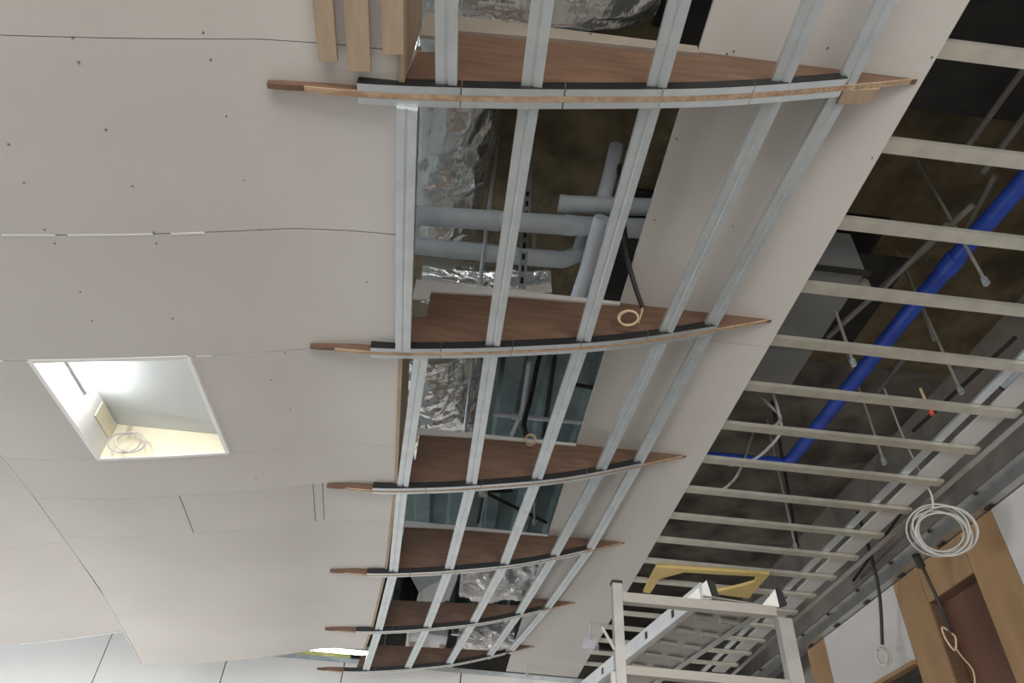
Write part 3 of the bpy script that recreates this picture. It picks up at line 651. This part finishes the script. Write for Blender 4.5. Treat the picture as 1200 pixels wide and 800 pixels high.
# lamp lighting the void at the far end
lt = thing('lamp_strip', (-1.0, 6.9, 2.05), 'fluorescent lamp in the void above the far wall', 'lamp')
MB().box((-1.9, 7.06, 2.10), (-.45, 7.12, 2.14)).build('housing', 'white', lt); smooth(MB().tube([(-1.88, 7.09, 2.08), (-.47, 7.09, 2.08)], .014, 10).build('tube', 'lampy', lt))
for x in (-1.7, -.65): MB().tube([(x, 7.09, 2.14), (x, 7.09, ZS)], .004, 6).build('suspension', 'galv', lt)
o = MB().box((-1.9, 7.45, 1.7), (-1.0, 7.55, 2.4)).build('wool_slab', 'insul'); tag(o, 'yellow-green insulation slab glimpsed above the far wall', 'insulation')
lt = thing('lamp_strip', (-1.4, 3.2, 2.6), 'added cool lamp, unseen in the void behind the curved ceiling', 'lamp')  # hidden lamp added to light the foil, pipes and deck
MB().box((-1.43, .9, 2.64), (-1.37, 4.1, 2.68)).build('housing', 'white', lt); smooth(MB().tube([(-1.40, .92, 2.62), (-1.40, 4.08, 2.62)], .016, 8).build('tube', 'lampc', lt))
for y in (1.1, 3.9): MB().tube([(-1.40, y, 2.68), (-1.40, y, ZS)], .004, 6).build('suspension', 'galv', lt)
# ---------------------------------------------------------------- trestle, plank, yellow frame
YT = 2.60
t = thing('work_trestle', (.92, YT, -H), 'aluminium work trestle with two posts and cross bars', 'trestle')
xl_, xr_ = .602, 1.245
def sq(x0, x1, y0, y1, z0, z1, nm, m='alum', parent=None): return MB().box((x0, y0, z0), (x1, y1, z1)).build(nm, m, parent or t)
sq(xl_ - .018, xl_ + .018, YT - .018, YT + .018, -H + .03, 1.095, 'post'); sq(xr_ - .030, xr_ + .024, YT - .02, YT + .02, -H + .03, 1.02, 'post')
sq(xl_ - .020, xl_ + .020, YT - .020, YT + .020, 1.095, 1.106, 'post_cap', 'black')
for x in (xl_, xr_): sq(x - .03, x + .03, YT - .03, YT + .03, -H + .001, -H + .03, 'foot', 'black')
sq(xl_ + .0185, xr_ - .0305, YT - .018, YT + .018, 1.026, 1.062, 'cross_bar', 'deckgrey'); sq(xl_ + .0185, xr_ - .0305, YT - .018, YT + .018, .768, .798, 'cross_bar', 'deckgrey')
for z in (.3, -.2, -.7, -1.2): sq(xl_ + .0185, xr_ - .0305, YT - .016, YT + .016, z, z + .035, 'cross_bar')
MB().sweep([(-.004, -.004), (.004, -.004), (.004, .004), (-.004, .004)], [(xl_ - .062, YT - .01, .925), (xl_ - .0185, YT - .01, .850)], (0, 1, 0)).build('side_brace', 'alum', t)
sq(xl_ - .034, xl_ - .0185, YT - .012, YT + .008, .60, .775, 'latch', 'alum')
# plank
zp_ = 1.064
a = Vector((.93, 2.583, zp_)); dv = Vector((-.155, 1, 0)).normalized(); sv = Vector((dv.y, -dv.x, 0))
t = thing('scaffold_plank', a, 'aluminium scaffold plank lying across the trestle cross bar', 'plank')
L_, W_ = 2.3, .285
def pb(u0, u1, v0, v1, z0, z1, nm, m):
    q = MB().box((u0, v0, z0), (u1, v1, z1)); q.v = [a + sv * v.x + dv * v.y + Vector((0, 0, v.z)) for v in q.v]; return q.build(nm, m, t)
pb(0, .004, 0, L_, 0, .065, 'side_rail', 'alumw'); pb(W_ - .004, W_, 0, L_, 0, .065, 'side_rail', 'alum')
pb(.0045, .03, 0, L_, 0, .003, 'rail_lip', 'alum'); pb(W_ - .03, W_ - .0045, 0, L_, 0, .003, 'rail_lip', 'alum')
pb(.0045, W_ - .0045, .0, L_, .012, .016, 'deck', 'deckgrey')
for i in range(5):
    v = .17 + i * .17
    for u0 in (.05, .16):
        q = MB().tube([a + sv * u0 + dv * v + Vector((0, 0, -.001)), a + sv * (u0 + .075) + dv * v + Vector((0, 0, -.001))], .0125, 10); smooth(q.build('rivet_sleeve', 'alum', t))
for i in range(6): pb(-.0012, -.0002, .25 + i * .28, .275 + i * .28, .018, .048, 'rail_hole', 'black')
for tri, blk in (([(803, 703), (834, 703), (827, 681)], [(834, 703), (841, 702), (835, 684), (828, 681)]), ([(891, 711), (912, 712), (907, 691)], [(912, 712), (920, 710), (914, 694), (908, 691)])):
    pl = [PY(px, py, YT + .012) for px, py in tri]; lift_ = Vector((0, 0, zp_ + .001 - min(p.z for p in pl)))
    MB().plate([p + lift_ for p in pl], (0, -.012, 0)).build('end_bracket', 'white', t)
    MB().plate([PY(px, py, YT + .012) + lift_ + Vector((.001, 0, 0)) for px, py in blk], (0, -.02, 0)).build('rubber_end', 'black', t)
# yellow frame fixed under the battens
zy = ZB_ - .0185
t = thing('yellow_support', (1.6, 4.45, zy), 'yellow painted frame with gusseted corners fixed under the battens', 'frame')
Q = lambda px, py: PZ(px, py, zy)
for poly in ([(769, 664.5), (902, 672.7), (887, 675.5), (801.6, 670.5)], [(769, 664.5), (801.6, 670.5), (772.5, 678.5), (762, 695), (754, 694)], [(902, 672.7), (877.5, 701), (833, 695), (869, 686.7), (884.5, 682), (887, 675.5)]):
    MB().plate([Q(*p) for p in poly], (0, 0, .018)).build('frame_bar', 'yellow', t)

# ---------------------------------------------------------------- hanging cables by the wall, coil, sprinkler drops
c = Vector((2.41, 3.09, 1.745))
t = thing('cable_coil', c, 'coil of pale cable hanging from the edge track', 'cable coil')
for i in range(7):
    rng = random.Random(40 + i)
    q = MB(); nv = c.normalized() + Vector((rng.uniform(-.35, .35), rng.uniform(-.1, .3), rng.uniform(-.3, .3)))
    q.ring(c + Vector((rng.uniform(-.03, .03), rng.uniform(-.02, .02), rng.uniform(-.03, .02))), nv, .112 + .034 * rng.random(), .005, 34, 6, ex=.9); smooth(q.build('loop', 'cablew', t), 80)
smooth(MB().tube(catmull([(2.36, 3.03, 1.83), (2.355, 3.0, 1.89), (2.33, 2.98, 1.97), (2.28, 2.95, 2.2), (2.25, 2.92, 2.5)], 6), .005, 7).build('feed', 'cablew', t), 80)
e = PX(1033, 755, 2.58)
t = thing('cable_tail', e, 'black cable with a white looped end hanging before the white wall panel', 'cable')
smooth(MB().tube(catmull([PX(1005, 600, 2.3), PX(1022, 655, 2.5), PX(1031, 700, 2.56), PX(1034, 755, 2.58)], 8), .010, 8).build('cable', 'black', t), 80)
c = PX(1035, 769, 2.58); q = MB(); q.ring(c, (1, .6, .1), .045, .008, ex=1.1); q.ring(c + Vector((-.01, 0, 0)), (1, .1, .2), .042, .007, ex=1.1); smooth(q.build('looped_end', 'cablew', t), 80)
t = thing('cable_tail', PX(1120, 745, 2.62), 'dark cable with stripped pale ends hanging before the brown recess', 'cable')
smooth(MB().tube(catmull([PX(1076, 650, 2.5), PX(1083, 668, 2.55), PX(1100, 705, 2.6), PX(1114, 740, 2.62)], 8), .009, 8).build('cable', 'black', t), 80)
smooth(MB().tube([PX(1073, 650, 2.50), PX(1080, 664, 2.54)], .022, 9).build('gland', 'darksteel', t), 80)
q = MB(); q.tube(catmull([PX(1114, 740, 2.62), PX(1104, 735, 2.6), PX(1108, 748, 2.6), PX(1119, 762, 2.62), PX(1120, 748, 2.62), PX(1116, 742, 2.62)], 6), .005, 6); q.tube(catmull([PX(1119, 758, 2.62), PX(1128, 770, 2.62), PX(1140, 785, 2.62), PX(1143, 803, 2.62)], 6), .004, 6)
smooth(q.build('stripped_wires', 'cream', t), 80)
def drop(px, py, zb, sz, label):
    p = PZ(px, py, zb); t = thing('sprinkler_drop', p, label, 'sprinkler', 'sprinkler drops')
    smooth(MB().tube([p + Vector((0, 0, .09 * sz)), (p.x, p.y, ZU - .001)], .007, 8).build('stem', 'cablew', t))
    smooth(MB().tube([p + Vector((0, 0, .06 * sz)), p + Vector((0, 0, .092 * sz))], .016, 10).build('head', 'galv', t))
    b = MB(); pr = [(0, .052), (.03, .055), (.06, .05), (.085, .028), (.10, .012)]
    b.tube([p + Vector((0, 0, h * sz)) for h, r in pr], [r * sz for h, r in pr], 14, caps=False); smooth(b.build('plastic_cover', 'clear', t))
drop(692, 762, 1.69, 1.15, 'sprinkler drop in a clear plastic cover by the plasterboard edge')
drop(617, 803, 1.72, 1.0, 'small sprinkler drop with plastic cover near the far wall')
for o in bpy.data.objects:
    if '_w' in o: del o['_w']
